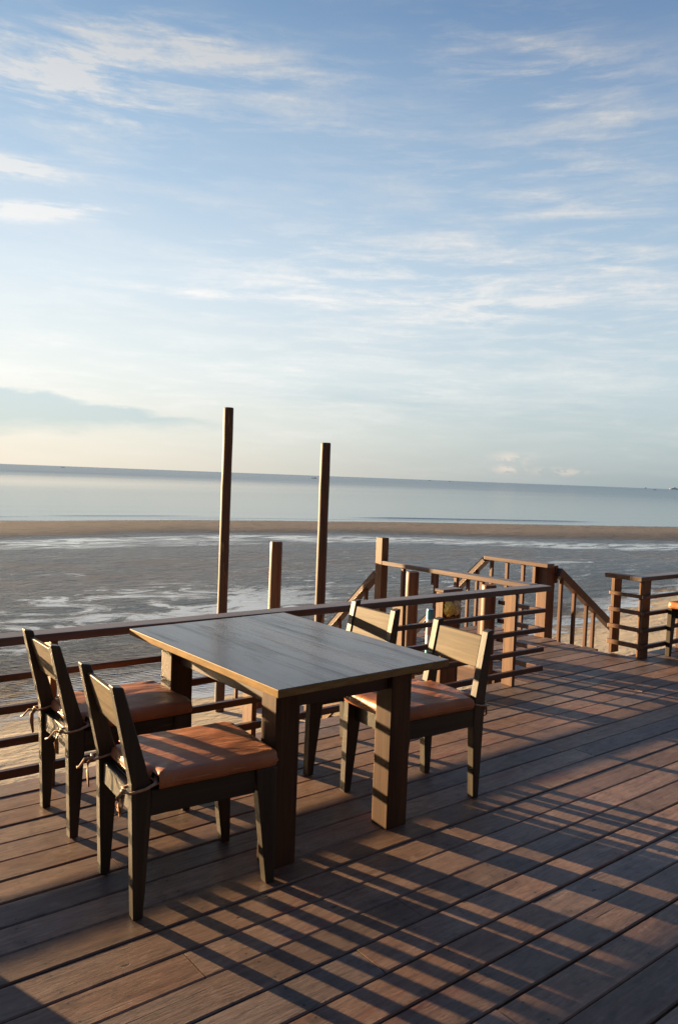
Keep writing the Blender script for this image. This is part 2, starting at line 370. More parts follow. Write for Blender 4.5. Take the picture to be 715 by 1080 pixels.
def beach_material():
    m = bpy.data.materials.new('tidal_sand'); t = NT(m)
    P = t.add('ShaderNodeNewGeometry').outputs['Position']
    a = t.add('ShaderNodeAttribute', attribute_name='tide').outputs['Fac']
    nz = t.noise(t.mapping(P, (.35, .9, 1)), 1., 6, .62, .4)
    nf = t.noise(P, 2.3, 6, .65, .3)
    lf = t.noise(t.mapping(P, (.09, .16, 1), loc=(1, 1, 0)), 1., 4, .6, .3)
    tt = t.math('ADD', a, t.math('ADD', t.math('MULTIPLY', t.math('SUBTRACT', nz, .5), .30), t.math('MULTIPLY', t.math('MULTIPLY', t.math('SUBTRACT', lf, .5), .9), t.ramp(a, .6, 1.6))))
    # colours
    dry = t.mix(t.noise(P, 1.4, 8, .7, .2), (.345, .295, .222), (.45, .39, .30))
    foot = t.ramp(t.noise(P, 5., 5, .6), .58, .70, 0, .35)
    dry = t.mix(foot, dry, (.22, .17, .115))
    wet = t.mix(t.ramp(t.noise(t.mapping(P, (.10, .35, 1), loc=(3, 1, 0)), 1., 6, .6, .5), .40, .62), (.012, .017, .023), (.058, .050, .042))
    wet = t.mix(t.math('MULTIPLY', t.ramp(nf, .35, .68), .55), wet, (.020, .020, .022))
    bar = t.mix(t.noise(t.mapping(P, (.25, 1.0, 1)), 1., 6, .65, .4), (.118, .100, .078), (.225, .188, .146))
    c = t.mix(t.ramp(tt, -.02, .05), dry, wet)
    isbar = t.math('MULTIPLY', t.ramp(tt, 1.8, 2.3), t.ramp(tt, 3.0, 3.7, 1, 0))
    c = t.mix(isbar, c, bar)
    damp = t.math('MULTIPLY', t.ramp(tt, 1.6, 2.0), t.ramp(tt, 2.1, 2.6, 1, 0))
    c = t.mix(t.math('MULTIPLY', damp, .75), c, (.040, .034, .030))
    # standing film of water: a channel before the bar, puddles over the flat, thin wash along the shore
    ch = t.math('MULTIPLY', t.ramp(tt, .86, .98), t.ramp(tt, 1.35, 1.75, 1, 0))
    chn = t.ramp(t.noise(t.mapping(P, (.55, 1.6, 1), loc=(0, 7, 0)), 1., 8, .74, .8), .42, .52)
    film = t.math('MULTIPLY', ch, chn)
    pn = t.noise(t.mapping(P, (.42, .75, 1), rot=(0, 0, -.25), loc=(11, 2, 0)), 1., 8, .68, 1.1)
    zone = t.noise(t.mapping(P, (.11, .16, 1), loc=(4.2, .6, 0)), 1., 3, .5)
    vl = t.add('ShaderNodeVectorMath', operation='LENGTH'); t.put(vl.inputs[0], t.vmath('MULTIPLY', t.vmath('SUBTRACT', P, (7.6, 15.6, ZB)), (.17, .34, 0)))
    zone = t.math('ADD', t.math('ADD', .40, t.math('MULTIPLY', t.math('SUBTRACT', zone, .5), .35)), t.math('MULTIPLY', t.math('EXPONENT', t.math('MULTIPLY', t.math('POWER', vl.outputs['Value'], 2), -1)), .30))
    PX = t.add('ShaderNodeSeparateXYZ'); t.l.new(P, PX.inputs[0])
    flat = t.math('MULTIPLY', t.ramp(tt, .02, .1), t.math('MULTIPLY', t.ramp(tt, .5, .85, 1, 0), t.ramp(PX.outputs[0], 8.6, 12., 1, .55)))
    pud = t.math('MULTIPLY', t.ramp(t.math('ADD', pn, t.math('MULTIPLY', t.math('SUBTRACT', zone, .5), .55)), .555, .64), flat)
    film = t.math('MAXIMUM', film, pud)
    spk = t.ramp(t.math('ADD', t.noise(t.mapping(P, (1.5, 3.6, 1), rot=(0, 0, -.3), loc=(5, 5, 0)), 1., 5, .62, .6), t.math('MULTIPLY', t.math('SUBTRACT', pn, .5), .25)), .625, .66)
    spk = t.math('MULTIPLY', spk, t.math('MULTIPLY', t.ramp(tt, .16, .24), t.ramp(tt, .42, .55, 1, 0)))
    film = t.math('MAXIMUM', film, spk)
    brn = t.math('MULTIPLY', t.math('MULTIPLY', t.ramp(tt, .42, .52), t.ramp(tt, .66, .82, 1, 0)), t.ramp(t.noise(t.mapping(P, (.5, 1.1, 1)), 1., 7, .7, .5), .38, .62))
    c = t.mix(t.math('MULTIPLY', brn, .8), c, (.105, .080, .056))
    edge = t.math('MULTIPLY', t.ramp(tt, .0, .03), t.ramp(tt, .03, .12, 1, 0))
    film = t.math('MAXIMUM', film, t.math('MULTIPLY', edge, t.ramp(nz, .42, .55)))
    sh = t.math('MULTIPLY', t.ramp(tt, 3.45, 3.8), t.ramp(t.noise(t.mapping(P, (.12, 1.6, 1)), 1., 5, .6), .42, .55))
    film = t.math('MAXIMUM', film, sh)
    # ripples
    wv = t.add('ShaderNodeTexWave', wave_type='BANDS', bands_direction='Y', wave_profile='SIN')
    t.put(wv.inputs['Vector'], t.mapping(P, (.55, 1., 1), rot=(0, 0, .22))); wv.inputs['Scale'].default_value = 4.2
    wv.inputs['Distortion'].default_value = 9.; wv.inputs['Detail'].default_value = 3.; wv.inputs['Detail Scale'].default_value = .55; wv.inputs['Detail Roughness'].default_value = .6
    iswet = t.ramp(tt, .0, .08)
    rip = t.noise(t.mapping(P, (3.2, 9., 1), rot=(0, 0, .2)), 1., 4, .6, 1.2)
    lump = t.noise(t.mapping(P, (1.1, 2.4, 1), rot=(0, 0, .15)), 1., 5, .62, .8)
    nearr = t.ramp(tt, .10, .30, 1, .25)
    h = t.math('ADD', t.math('MULTIPLY', t.math('MULTIPLY', wv.outputs['Fac'], nearr), t.math('MULTIPLY', iswet, .5)), t.math('ADD', t.math('MULTIPLY', rip, .8), t.math('MULTIPLY', lump, 2.0)))
    h = t.math('MULTIPLY', t.math('SUBTRACT', h, 1.62), t.math('SUBTRACT', 1., t.math('MULTIPLY', film, .97)))
    h = t.math('MULTIPLY', h, t.ramp(iswet, 0, 1, .25, 1.))
    n = t.bump(h, .9, .05)
    # water collects between ripples: troughs are glossier
    gl = t.ramp(t.math('ADD', t.math('MULTIPLY', wv.outputs['Fac'], .5), t.math('MULTIPLY', lump, .5)), .35, .65, .14, .40)
    r = t.mix(iswet, (.85, .85, .85), gl)
    r = t.mix(t.math('MULTIPLY', brn, .8), r, (.4, .4, .4)); r = t.mix(isbar, r, (.62, .62, .62)); r = t.mix(film, r, (.05, .05, .05))
    mot = t.noise(t.mapping(P, (1.2, 2.8, 1), rot=(0, 0, .3), loc=(8, 1, 0)), 1., 7, .72, .5)
    c = t.mix(t.math('MULTIPLY', iswet, t.ramp(mot, .50, .66, 0, .55)), c, (.13, .13, .13))
    c = t.mix(t.math('MULTIPLY', iswet, t.ramp(mot, .46, .36, 0, .8)), c, (.008, .010, .013))
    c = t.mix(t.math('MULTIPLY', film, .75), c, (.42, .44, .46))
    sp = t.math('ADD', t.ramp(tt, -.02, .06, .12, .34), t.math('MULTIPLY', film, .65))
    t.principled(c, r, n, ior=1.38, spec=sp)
    return m
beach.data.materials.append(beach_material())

# sea: one sheet to the horizon with low swells near the shore
SX = [-9000, -4000, -2000, -1000, -500, -250, -120, -80, -60, -45]+[-35+1.5*i for i in range(110)]+[140, 160, 200, 300, 450, 700, 1200, 2500, 5000, 9000, 14000]
OFF = [-3+.15*i for i in range(70)]+[7.8+.4*i for i in range(38)]+[23, 26, 30, 40, 60, 90, 140, 220, 400, 800, 1600, 4000, 9000, 16000, 30000]
def swell(x, o):
    z = 0
    for o0, amp, w, x0, x1 in ((3.4, .05, .28, -4, 16), (3.9, .05, .30, 12, 27), (4.6, .10, .45, 34, 58), (2.0, .03, .25, 18, 44), (9.5, .02, .8, -20, 80), (16, .02, 1.2, -30, 90)):
        e = max(0., min(1., (x-x0)/5, (x1-x)/5)); e = e*e*(3-2*e)
        oo = o0+.5*noise.noise(Vector((x*.07, o0, 3)))
        z += amp*e*math.exp(-((o-oo)/w)**2)
    return z
me = bpy.data.meshes.new('sea'); vs = []
for o in OFF:
    for x in SX:
        y = interp(x, C_SEA)+o
        if o > 200: y = 42+o
        vs.append((x, y, ZB-.015+(swell(x, o) if o < 25 else 0)))
nx = len(SX)
me.from_pydata(vs, [], [(j*nx+i, j*nx+i+1, (j+1)*nx+i+1, (j+1)*nx+i) for j in range(len(OFF)-1) for i in range(nx-1)])
me.polygons.foreach_set('use_smooth', [True]*len(me.polygons))
sea = bpy.data.objects.new('sea', me); col.objects.link(sea); tag(sea, kind='structure')
def sea_material():
    m = bpy.data.materials.new('calm_sea'); t = NT(m)
    P = t.add('ShaderNodeNewGeometry').outputs['Position']
    n1 = t.noise(t.mapping(P, (.16, .5, 1)), 1., 6, .6, .3)
    n2 = t.noise(t.mapping(P, (.01, .035, 1)), 1., 4, .55, .3)
    n3 = t.noise(t.mapping(P, (1.1, 2.6, 1)), 1., 4, .6, .2)
    bands = t.noise(t.mapping(P, (.0012, .010, 1)), 1., 3, .5)
    h = t.math('ADD', t.math('MULTIPLY', n1, 1.), t.math('MULTIPLY', n3, .15))
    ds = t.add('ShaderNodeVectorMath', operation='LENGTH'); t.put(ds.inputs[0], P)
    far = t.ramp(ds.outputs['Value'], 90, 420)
    st = t.math('ADD', t.ramp(bands, .35, .65, .02, .06), t.math('MULTIPLY', far, t.ramp(bands, .3, .7, .16, .30)))
    n = t.bump(h, st, .25)
    p = t.principled(t.mix(n2, (.040, .078, .095), (.055, .095, .110)), t.ramp(bands, .35, .65, .06, .14), n, ior=1.333)
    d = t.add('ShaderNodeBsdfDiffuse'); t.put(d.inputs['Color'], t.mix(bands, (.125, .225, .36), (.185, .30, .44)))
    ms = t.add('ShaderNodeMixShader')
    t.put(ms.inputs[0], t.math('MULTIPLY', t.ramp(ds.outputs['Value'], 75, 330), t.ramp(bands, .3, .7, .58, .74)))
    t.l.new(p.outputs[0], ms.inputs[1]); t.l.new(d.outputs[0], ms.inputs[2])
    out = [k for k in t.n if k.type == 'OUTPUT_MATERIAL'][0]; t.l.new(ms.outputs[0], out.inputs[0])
    return m
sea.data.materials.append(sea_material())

# ------------------------------------------------------------------ deck
PITCH, GAP = .169, .0085
def boards(mb, ya, n, xa, xb, jag_right=0., jag_left=0., joints=True):
    for i in range(n):
        y0 = ya+i*PITCH+GAP/2; y1 = ya+(i+1)*PITCH-GAP/2
        cuts = [xa-rnd.random()*jag_left]
        x = xa-rnd.uniform(.2, 3.2)
        if joints:
            x += 3.6
            while x < xb-.5:
                if x > xa+.4: cuts.append(x)
                x += rnd.choice((3.2, 3.6, 4.0))
        cuts.append(xb+(rnd.random()-.5)*2*jag_right)
        for a, b in zip(cuts, cuts[1:]):
            dz = rnd.uniform(-.0022, .0022); w = rnd.uniform(-.002, .002)
            segs = max(1, int((b-a)/.5)); bm = mb.bm
            # a board as a slightly bowed strip with rounded arrises
            prof = [(y0, -.032), (y0, -.005), (y0+.0045, 0), (y1-.0045, 0), (y1, -.005), (y1, -.032)]
            rings = []
            for k in range(segs+1):
                xx = a+.002+(b-a-.004)*k/segs
                oy = .0022*noise.noise(Vector((xx*.8, i*3.1, a)))
                oz = dz+.0018*noise.noise(Vector((xx*.7, i*5.7, a+9)))
                rings.append([bm.verts.new((xx, py+oy+(w if j in (0, 1, 2) else 0), pz+oz)) for j, (py, pz) in enumerate(prof)])
            for k in range(segs):
                for j in range(6):
                    bm.faces.new((rings[k][j], rings[k+1][j], rings[k+1][(j+1) % 6], rings[k][(j+1) % 6]))
            bm.faces.new(rings[0]); bm.faces.new(list(reversed(rings[-1])))
Y0 = 4.271-PITCH*44
mb = MB(); boards(mb, Y0, 44, -5.0, 11.5)
deck = mb.build('deck', M['deck']); tag(deck, kind='structure')
mb = MB(); boards(mb, 4.271, 11, 5.53, 7.21, .045, .015, joints=False)
land = mb.build('landing', M['deck']); tag(land, kind='structure')
# joists and fascia, plus added dark sheets that stand in for gap shade
mb = MB()
mb.box(-5, 11.5, Y0, 4.19, -.075, -.045, 0)  # added sheet, coloured dark so the board gaps look shaded
for x in [-4.6+.6*i for i in range(27)]: mb.box(x-.03, x+.03, Y0, 4.20, -.20, -.079, 0)
mb.box(-5, 5.53, 4.204, 4.244, -.22, -.038, .003); mb.box(7.22, 11.5, 4.204, 4.244, -.22, -.038, .003)
mb.box(5.60, 7.14, 4.25, 6.06, -.075, -.045, 0)  # matching dark sheet added below the landing boards
o = mb.build('underframe_and_gap_shade', M['under']); tag(o, kind='structure')
mb = MB(); mb.box(5.555, 5.595, 4.25, 6.10, -.19, -.038); mb.box(7.145, 7.185, 4.25, 6.10, -.19, -.038); mb.box(5.60, 7.14, 6.07, 6.11, -.19, -.038)
o = mb.build('landing_fascia', M['railY']); tag(o, kind='structure')

# ------------------------------------------------------------------ railings
RZ = [(.605, .640), (.437, .477), (.268, .308), (.102, .147)]
r = empty('deck_railing', (2., 4.1, 0))
def P(mb, name, mat, root):
    o = mb.build(name, mat); o.data.transform(Matrix.Translation(-Vector(root.location))); o.parent = root; return o
tag(r, 'long dark red wooden railing along the deck edge behind the dining table', 'railing')
P(MB().box(-5, 5.665, 4.078, 4.208, .782, .826, .005, 2), 'top_rail', M['capX'], r)
for i, (a, b) in enumerate(RZ): P(MB().box(-5, 5.575, 4.064, 4.104, a, b, .006, 2), 'rail', M['rail'], r)
for x in (-3.62, -2.36, -1.10, .16, 1.42, 2.68, 3.95, 5.235):
    P(MB().box(x-.018, x+.018, 4.106, 4.222, .002, .780, .004), 'post', M['plank'], r)

r = empty('landing_railing', (5.6, 5.1, 0))
tag(r, 'wooden railing on the near side of the landing, joining the long railing at a corner', 'railing')
P(MB().box(5.535, 5.655, 4.212, 6.13, .784, .828, .005, 2), 'top_rail', M['capY'], r)
for a, b in RZ: P(MB().box(5.535, 5.573, 4.107, 4.56, a, b, .006, 2), 'rail', M['railY'], r)
P(MB().box(5.535, 5.63, 6.135, 6.235, -.02, 1.07, .006, 2), 'newel_post', M['plank'], r)
for y in (5.86, 5.39, 5.12, 4.80): P(MB().box(5.575, 5.615, y-.018, y+.018, .002, .782, .003), 'baluster', M['baluster'], r)
P(MB().box(5.60, 5.64, 5.43, 5.47, .66, .782, .003), 'bracket', M['baluster'], r)

r = empty('landing_railing', (7.2, 5.7, 0))
tag(r, 'wooden railing on the far side of the stair landing, ending at a thick square post', 'railing')
P(MB().box(7.15, 7.27, 5.22, 6.13, .784, .828, .005, 2), 'top_rail', M['capY'], r)
for y in (6.05, 5.82, 5.59): P(MB().box(7.19, 7.225, y-.02, y+.02, .002, .782, .003), 'baluster', M['baluster'], r)
P(MB().box(7.222, 7.362, 5.27, 5.41, -.19, .782, .006, 2), 'post', M['pile'], r)
P(MB().box(7.17, 7.218, 5.395, 5.435, .57, .78, .003), 'bracket', M['plank'], r)
P(MB().box(7.365, 7.405, 5.262, 5.30, .60, .80, .003), 'bracket', M['pile'], r)

r = empty('deck_railing', (8.4, 4.1, 0))
tag(r, 'short wooden railing returning beside the right stair opening, behind the orange seat', 'railing')
P(MB().box(7.10, 7.215, 4.212, 4.485, .782, .826, .005, 2), 'top_rail', M['plank'], r)
P(MB().box(7.10, 11.4, 4.078, 4.208, .782, .826, .005, 2), 'top_rail', M['capX'], r)
for a, b in RZ:
    P(MB().box(7.165, 7.2, 4.107, 4.47, a, b, .005, 2), 'rail', M['plank'], r)
    P(MB().box(7.165, 11.4, 4.064, 4.104, a, b, .006, 2), 'rail', M['rail'], r)
P(MB().box(7.203, 7.335, 4.43, 4.468, .002, .78, .004), 'post', M['plank'], r)
P(MB().box(7.203, 7.335, 4.108, 4.146, .002, .78, .004), 'post', M['plank'], r)
P(MB().box(7.255, 7.285, 4.149, 4.19, .002, .78, .003), 'post', M['plank'], r)
for x in (8.10, 9.4, 10.7): P(MB().box(x-.018, x+.018, 4.106, 4.222, .002, .780, .004), 'post', M['plank'], r)

# ------------------------------------------------------------------ stairs
r = empty('wooden_stairs', (6.4, 6.1, 0))
tag(r, 'wooden stairs going down from the landing to the beach, with sloping handrails on both sides', 'stairs')
SL = .925
def hz(y): return .826-SL*(y-6.12)
for x, t in ((5.585, 'near'), (7.2, 'far')):
    P(MB().beam((x, 6.245 if t == 'near' else 6.135, hz(6.245 if t == 'near' else 6.135)-.03), (x, 7.36, hz(7.36)-.03), .10, .055, .004), 'handrail', M['capY'], r)
    P(MB().beam((x, 6.12, -.14), (x, 7.20, -.14-SL*1.08), .045, .20, .003), 'stringer', M['plank'], r)
    ysb = (6.42, 6.64, 6.86, 7.08) if t == 'near' else (6.26, 6.40, 6.53, 6.80, 7.08)
    for y in ysb: P(MB().box(x-.018, x+.018, y-.018, y+.018, hz(y)-.83-.10, hz(y)-.065, .003), 'baluster', M['baluster'], r)
    P(MB().box(x-.045, x+.045, 7.33, 7.42, ZB-.1, hz(7.36)+.10, .005), 'newel_post', M['plank'], r)
for i in range(5):
    y = 6.13+.22*(i+.5); z = -.20*(i+1)+.0
    P(MB().box(5.61, 7.175, y-.10, y+.13, z-.035, z, .004), 'tread', M['deck'], r)

r = empty('wooden_stairs', (7.9, 4.9, 0))
tag(r, 'wooden stairs dropping from the landing beside a thick square post, one sloping handrail', 'stairs')
SR = .64
def hr(x): return .715-SR*(x-7.40)
P(MB().beam((7.375, 5.24, hr(7.375)), (8.56, 5.24, hr(8.56)), .07, .085, .004), 'handrail', M['railY'], r)
for x in (7.44, 7.70, 7.95, 8.10): P(MB().box(x-.02, x+.02, 5.222, 5.258, hr(x)-.95, hr(x)-.055, .003), 'baluster', M['baluster'], r)
for y in (4.53, 5.24): P(MB().beam((7.26, y, -.16), (9.0, y, -.16-SR*1.74), .045, .2, .003), 'stringer', M['railY'], r)
for i in range(5):
    x = 7.26+.30*(i+.5); z = -.19*(i+1)
    P(MB().box(x-.13, x+.16, 4.56, 5.21, z-.035, z, .004), 'tread', M['deck'], r)

# ------------------------------------------------------------------ piles and posts
def pile(name, x, y, z1, rad, mat, label, cat, group, seed, wob, n=22):
    mb = MB().pile(x, y, ZB-.25, z1, rad, n, seed, wob=wob); o = mb.build(name, mat)
    o.data.transform(Matrix.Translation((-x, -y, -ZB))); o.location = (x, y, ZB)
    return tag(o, label, cat, group)
pile('wooden_post', 4.76, 8.06, 2.46, .058, M['mast'], 'tallest weathered post rising from the beach beyond the railing, left of the stubby post', 'post', 'posts standing on the beach', 1, .10, 16)
pile('wooden_post', 6.02, 7.80, 2.115, .063, M['mast'], 'tall weathered post rising past the horizon just right of the stubby post', 'post', 'posts standing on the beach', 2, .06, 16)
pile('wooden_post', 5.12, 7.5, .922, .071, M['pile'], 'stubby round post between the two tall posts, its flat top below the horizon', 'post', 'posts standing on the beach', 3, .03)
pile('timber_pile', 5.475, 5.60, .778, .064, M['pile'], 'round reddish pile under the landing rail nearer the stairs to the beach', 'pile', 'piles beside the landing', 4, .03)
pile('timber_pile', 5.475, 4.615, .778, .064, M['pile'], 'round reddish pile close to the corner where the deck and landing railings meet', 'pile', 'piles beside the landing', 5, .03)
# litter post with a yellow bag, painted pole
r = empty('litter_box', (4.69, 4.40, ZB))
tag(r, 'narrow wooden litter box behind the railing with a yellow bag in its opening', 'litter box')
mb = MB()
mb.box(4.585, 4.612, 4.33, 4.41, ZB-.1, .80, .003); mb.box(4.765, 4.792, 4.33, 4.41, ZB-.1, .80, .003)
mb.box(4.614, 4.763, 4.332, 4.352, ZB-.1, .60, .003); mb.box(4.614, 4.763, 4.39, 4.41, ZB-.1, .80, .003)
P(mb, 'box', M['plank'], r)
P(MB().box(4.575, 4.802, 4.32, 4.42, .802, .825, .003), 'lid', M['capX'], r)
def crumple(cx, cy, cz, sx, sy, sz, seed):
    mb = MB(); bmesh.ops.create_icosphere(mb.bm, subdivisions=4, radius=1)
    for v in mb.bm.verts:
        d = v.co.normalized(); k = 1+.32*noise.noise(d*2.6+Vector((seed, 0, 0)))+.22*abs(noise.noise(d*6+Vector((0, seed, 0))))
        v.co = Vector((cx+d.x*k*sx, cy+d.y*k*sy, cz+d.z*k*sz))
    return mb
P(crumple(4.648, 4.325, .665, .05, .045, .055, 3), 'bag', M['bag'], r)
P(crumple(4.727, 4.328, .668, .052, .042, .058, 8), 'paper', M['paper'], r)
mb = MB().pile(4.515, 4.40, ZB-.1, .665, .030, 16, 2); o = mb.build('painted_pole', M['pole'])
o.data.transform(Matrix.Translation((-4.515, -4.40, 0))); o.location = (4.515, 4.40, 0)
tag(o, 'thin pole painted blue and white standing beside the wooden litter box', 'pole')
# low step on the sand
r = empty('wooden_step', (5.3, 8.1, ZB))
tag(r, 'low wooden step with upright battens on the sand behind the tallest post', 'step')
P(MB().box(5.02, 5.55, 7.90, 8.22, ZB-.05, ZB+.12, .004), 'step_box', M['plank'], r)
for x, y in ((5.06, 8.18), (5.30, 8.0)): P(MB().box(x-.02, x+.02, y-.02, y+.02, ZB+.122, ZB+.55, .003), 'batten', M['baluster'], r)

# ------------------------------------------------------------------ table
r = empty('dining_table', (2.3, 3.3, 0))
tag(r, 'large rectangular wooden dining table with grey worn top and thick square legs', 'table')
mb = MB()
A, B, Cc, D = Vector((1.795, 4.02)), Vector((2.845, 4.055)), Vector((2.825, 2.61)), Vector((1.80, 2.585))
mb.prism([tuple(p) for p in (D, Cc, B, A)], 2, .790, .826, .004, 2)
P(mb, 'tabletop', M['tabletop'], r)
for x0, x1, y0, y1 in ((1.880, 2.005, 2.71, 2.825), (2.552, 2.680, 2.715, 2.83), (1.880, 2.005, 3.68, 3.80), (2.552, 2.680, 3.68, 3.80)):
    P(MB().box(x0, x1, y0, y1, .001, .789, .005, 2), 'leg', M['tableleg'], r)
P(MB().box(2.007, 2.550, 2.745, 2.775, .685, .788, .003), 'apron', M['apron'], r)
P(MB().box(2.007, 2.550, 3.735, 3.765, .685, .788, .003), 'apron', M['apron'], r)
P(MB().box(1.925, 1.955, 2.827, 3.678, .685, .788, .003), 'apron', M['apronY'], r)
P(MB().box(2.610, 2.640, 2.832, 3.678, .685, .788, .003), 'apron', M['apronY'], r)

# ------------------------------------------------------------------ chairs (built facing +x, origin on the floor under the seat)
def cushion_mesh(seed):
    """padded seat with notched back corners: rounded sides, soft crown, creases"""
    X0, X1, YW, NX, NY = -.272, .315, .238, .225, .165
    xsn = [X0, X0+.006, X0+.016, X0+.03, -.222, -.216, -.206, -.19]+[-.19+.46*i/22 for i in range(1, 22)]+[.27, .285, .299, .309, X1]
    yh = [0, .03, .06, .09, .115, .135, .149, .159, NY, .172, .185, .20, .215, .226, .233, YW]
    ysn = [-v for v in reversed(yh[1:])]+yh
    xsn = sorted(set(round(v, 4) for v in xsn)); ysn = sorted(set(round(v, 4) for v in ysn))
    def inside(x, y): return not (x < -.2219 and abs(y) > NY+.0001)
    def dist(x, y):
        d = min(X1-x, YW-abs(y), x-X0)
        if x < -.2219: d = min(d, NY-abs(y))
        elif abs(y) > NY: d = min(d, x+.222)
        else: d = min(d, math.hypot(max(0, x+.222), NY-abs(y)) if x > -.222 else d)
        return max(0, d)
    bm = bmesh.new(); T, Bt = {}, {}
    th, rr = .041, .020
    for i, x in enumerate(xsn):
        for j, y in enumerate(ysn):
            if not inside(x, y): continue
            d = dist(x, y)
            e = sqrt(max(0, 1-(1-min(1, d/rr))**2))
            crown = .007*min(1, d/.14)
            # creases running in from the corners
            cd = min(math.hypot(x-X1, abs(y)-YW), math.hypot(x+.222, abs(y)-YW))
            a = atan2(y*(1 if x > 0 else -1), x+.01)
            w = .0035*noise.noise(Vector((x*9+seed*3, y*14, seed)))*(1-math.exp(-d*30))
            w += .010*math.exp(-(cd/.10)**2)*noise.noise(Vector((a*9, cd*6, seed*5)))*min(1, d/.02)
            z = .515+e*th+crown+w
            # pull the corners in so the outline is rounded
            sx, sy = x, y
            if x > X1-.04 and abs(y) > YW-.04:
                k = ((x-(X1-.04))/.04)*((abs(y)-(YW-.04))/.04); sx -= .014*k; sy -= .014*k*(1 if y > 0 else -1)
            sx += .004*noise.noise(Vector((y*12, seed, 1))); sy += .004*noise.noise(Vector((x*12, seed, 7)))
            T[i, j] = bm.verts.new((sx, sy, z))
            Bt[i, j] = T[i, j] if d < 1e-4 else bm.verts.new((sx, sy, max(.492, .515-e*.023)))
    for i in range(len(xsn)-1):
        for j in range(len(ysn)-1):
            ks = [(i, j), (i+1, j), (i+1, j+1), (i, j+1)]
            if all(k in T for k in ks) and inside((xsn[i]+xsn[i+1])/2, (ysn[j]+ysn[j+1])/2):
                for tab, rev in ((T, False), (Bt, True)):
                    q = [tab[k] for k in ks]
                    try:
                        f = bm.faces.new(q if not rev else list(reversed(q))); f.smooth = True
                    except ValueError: pass
    return bm

def make_chair(seed, label, cushion_mat, lean=.122):
    r = empty('dining_chair'); tag(r, label, 'chair', 'chairs around the dining table')
    for s in (-1, 1):
        y0, y1 = s*.195-.024, s*.195+.024
        MB().prism([(-.296, .001), (-.258, .001), (-.236, .40), (-.240, .52), (-.240-lean, .897), (-.283-lean, .905), (-.316, .53), (-.312, .42)], 1, y0, y1, .004, 1).build('leg', M['chairZ'], r)
        y0, y1 = s*.207-.024, s*.207+.024
        MB().prism([(.264, .001), (.304, .001), (.298, .494), (.206, .494), (.212, .40)], 1, y0, y1, .004, 1).build('leg', M['chairZ'], r)
    mb = MB()
    for s in (-1, 1): mb.box(-.238, .208, s*.20-.014, s*.20+.014, .392, .490, .003)
    mb.box(-.298, -.272, -.169, .169, .40, .488, .003); mb.box(.226, .254, -.174, .174, .392, .490, .003)
    mb.box(-.268, .222, -.183, .183, .474, .488, .002)
    mb.build('seat_frame', M['chairX'], r)
    # backrest board follows the lean of the posts
    k = -lean/(.897-.52)
    def bx(z, off): return -.240+k*(z-.52)+off
    MB().prism([(bx(.70, -.006), .70), (bx(.70, -.028), .70), (bx(.868, -.028), .868), (bx(.868, -.006), .868)], 1, -.169, .169, .003, 1).build('backrest', M['chairY'], r)
    bm = cushion_mesh(seed); mbc = MB(); mbc.bm.free(); mbc.bm = bm
    c = mbc.build('seat_cushion', cushion_mat, r)
    E = [(.311, -.20), (.311, .20), (.303, .222), (.285, .232), (-.205, .234), (-.219, .225), (-.220, .172), (-.228, .164), (-.262, .162), (-.270, .150), (-.270, -.150), (-.262, -.162), (-.228, -.164), (-.220, -.172), (-.219, -.225), (-.205, -.234), (.285, -.232), (.303, -.222), (.311, -.20)]
    pts = []
    for (xa, ya), (xb, yb) in zip(E, E[1:]):
        n_ = max(1, int(math.hypot(xb-xa, yb-ya)/.03))
        pts += [(xa+(xb-xa)*k/n_, ya+(yb-ya)*k/n_, .517+.002*noise.noise(Vector((xa+(xb-xa)*k/n_, ya, seed))*9)) for k in range(n_)]
    MB().tube(pts+[pts[0]], .0048, 8, cap=False).build('piping', cushion_mat, c)
    for s in (-1, 1):
        mb = MB(); y = s*.20; rr = random.Random(seed*10+s)
        zt = .515
        xf, xb, yi, yo = -.226, -.330, y-s*.032, y+s*.032
        ring = [(-.20, y-s*.035, zt+.012), (xf, yo-s*.004, zt+.004), (-.27, yo, zt-.008), (xb+.004, yo, zt-.014), (xb-.003, y, zt-.016), (xb, yi, zt-.012), (-.275, yi, zt-.002), (-.235, yi, zt+.008)]
        mb.tube(ring, .0048, 8, flat=1.9)
        kx, ky, kz = xb-.006, y-s*.006, zt-.016
        mb.tube([(kx+.002, ky-.010, kz), (kx-.006, ky, kz+.002), (kx+.002, ky+.010, kz-.003)], [.007, .010, .007], 8)
        a, b = rr.uniform(-.03, .03), rr.uniform(-.03, .03)
        mb.tube([(kx, ky, kz), (kx-.018, ky+a*.4, kz-.015), (kx-.020, ky+a*.8, kz-.05), (kx-.014, ky+a, kz-.085-rr.random()*.03)], .0042, 8, flat=2.6)
        if rr.random() < .6:
            mb.tube([(kx, ky, kz), (kx-.030, ky+b*.4, kz+.004), (kx-.052, ky+b, kz-.018-rr.random()*.02), (kx-.062, ky+b*1.5, kz-.028)], .0042, 8, flat=2.6)
        else:
            mb.tube([(kx, ky, kz), (kx-.020, ky+b+.018, kz-.02), (kx-.016, ky+b+.026, kz-.06), (kx-.014, ky+b+.006, kz-.075), (kx-.012, ky+b-.008, kz-.05), (kx-.004, ky, kz-.01)], .0038, 8, flat=2.4)
        mb.build('tie', M['tie'], c)
    return r
spots = [
    (1.555, 2.878, -4.5, 'dark wooden chair nearest the camera, its tan cushion fully in view at the table end', 'cushion', 1, .115),
    (1.584, 3.678, -.8, 'dark wooden chair next to the railing, partly hidden behind the nearest chair', 'cushion', 2, .118),
    (2.957, 2.975, 176.4, 'wooden chair at the right front of the table, pale backrest, cushion edge glowing orange', 'cushion', 3, .075),
    (2.945, 3.690, 178.0, 'wooden chair behind the table by the railing, only its sunlit backrest above the tabletop', 'cushion', 4, .075),
]
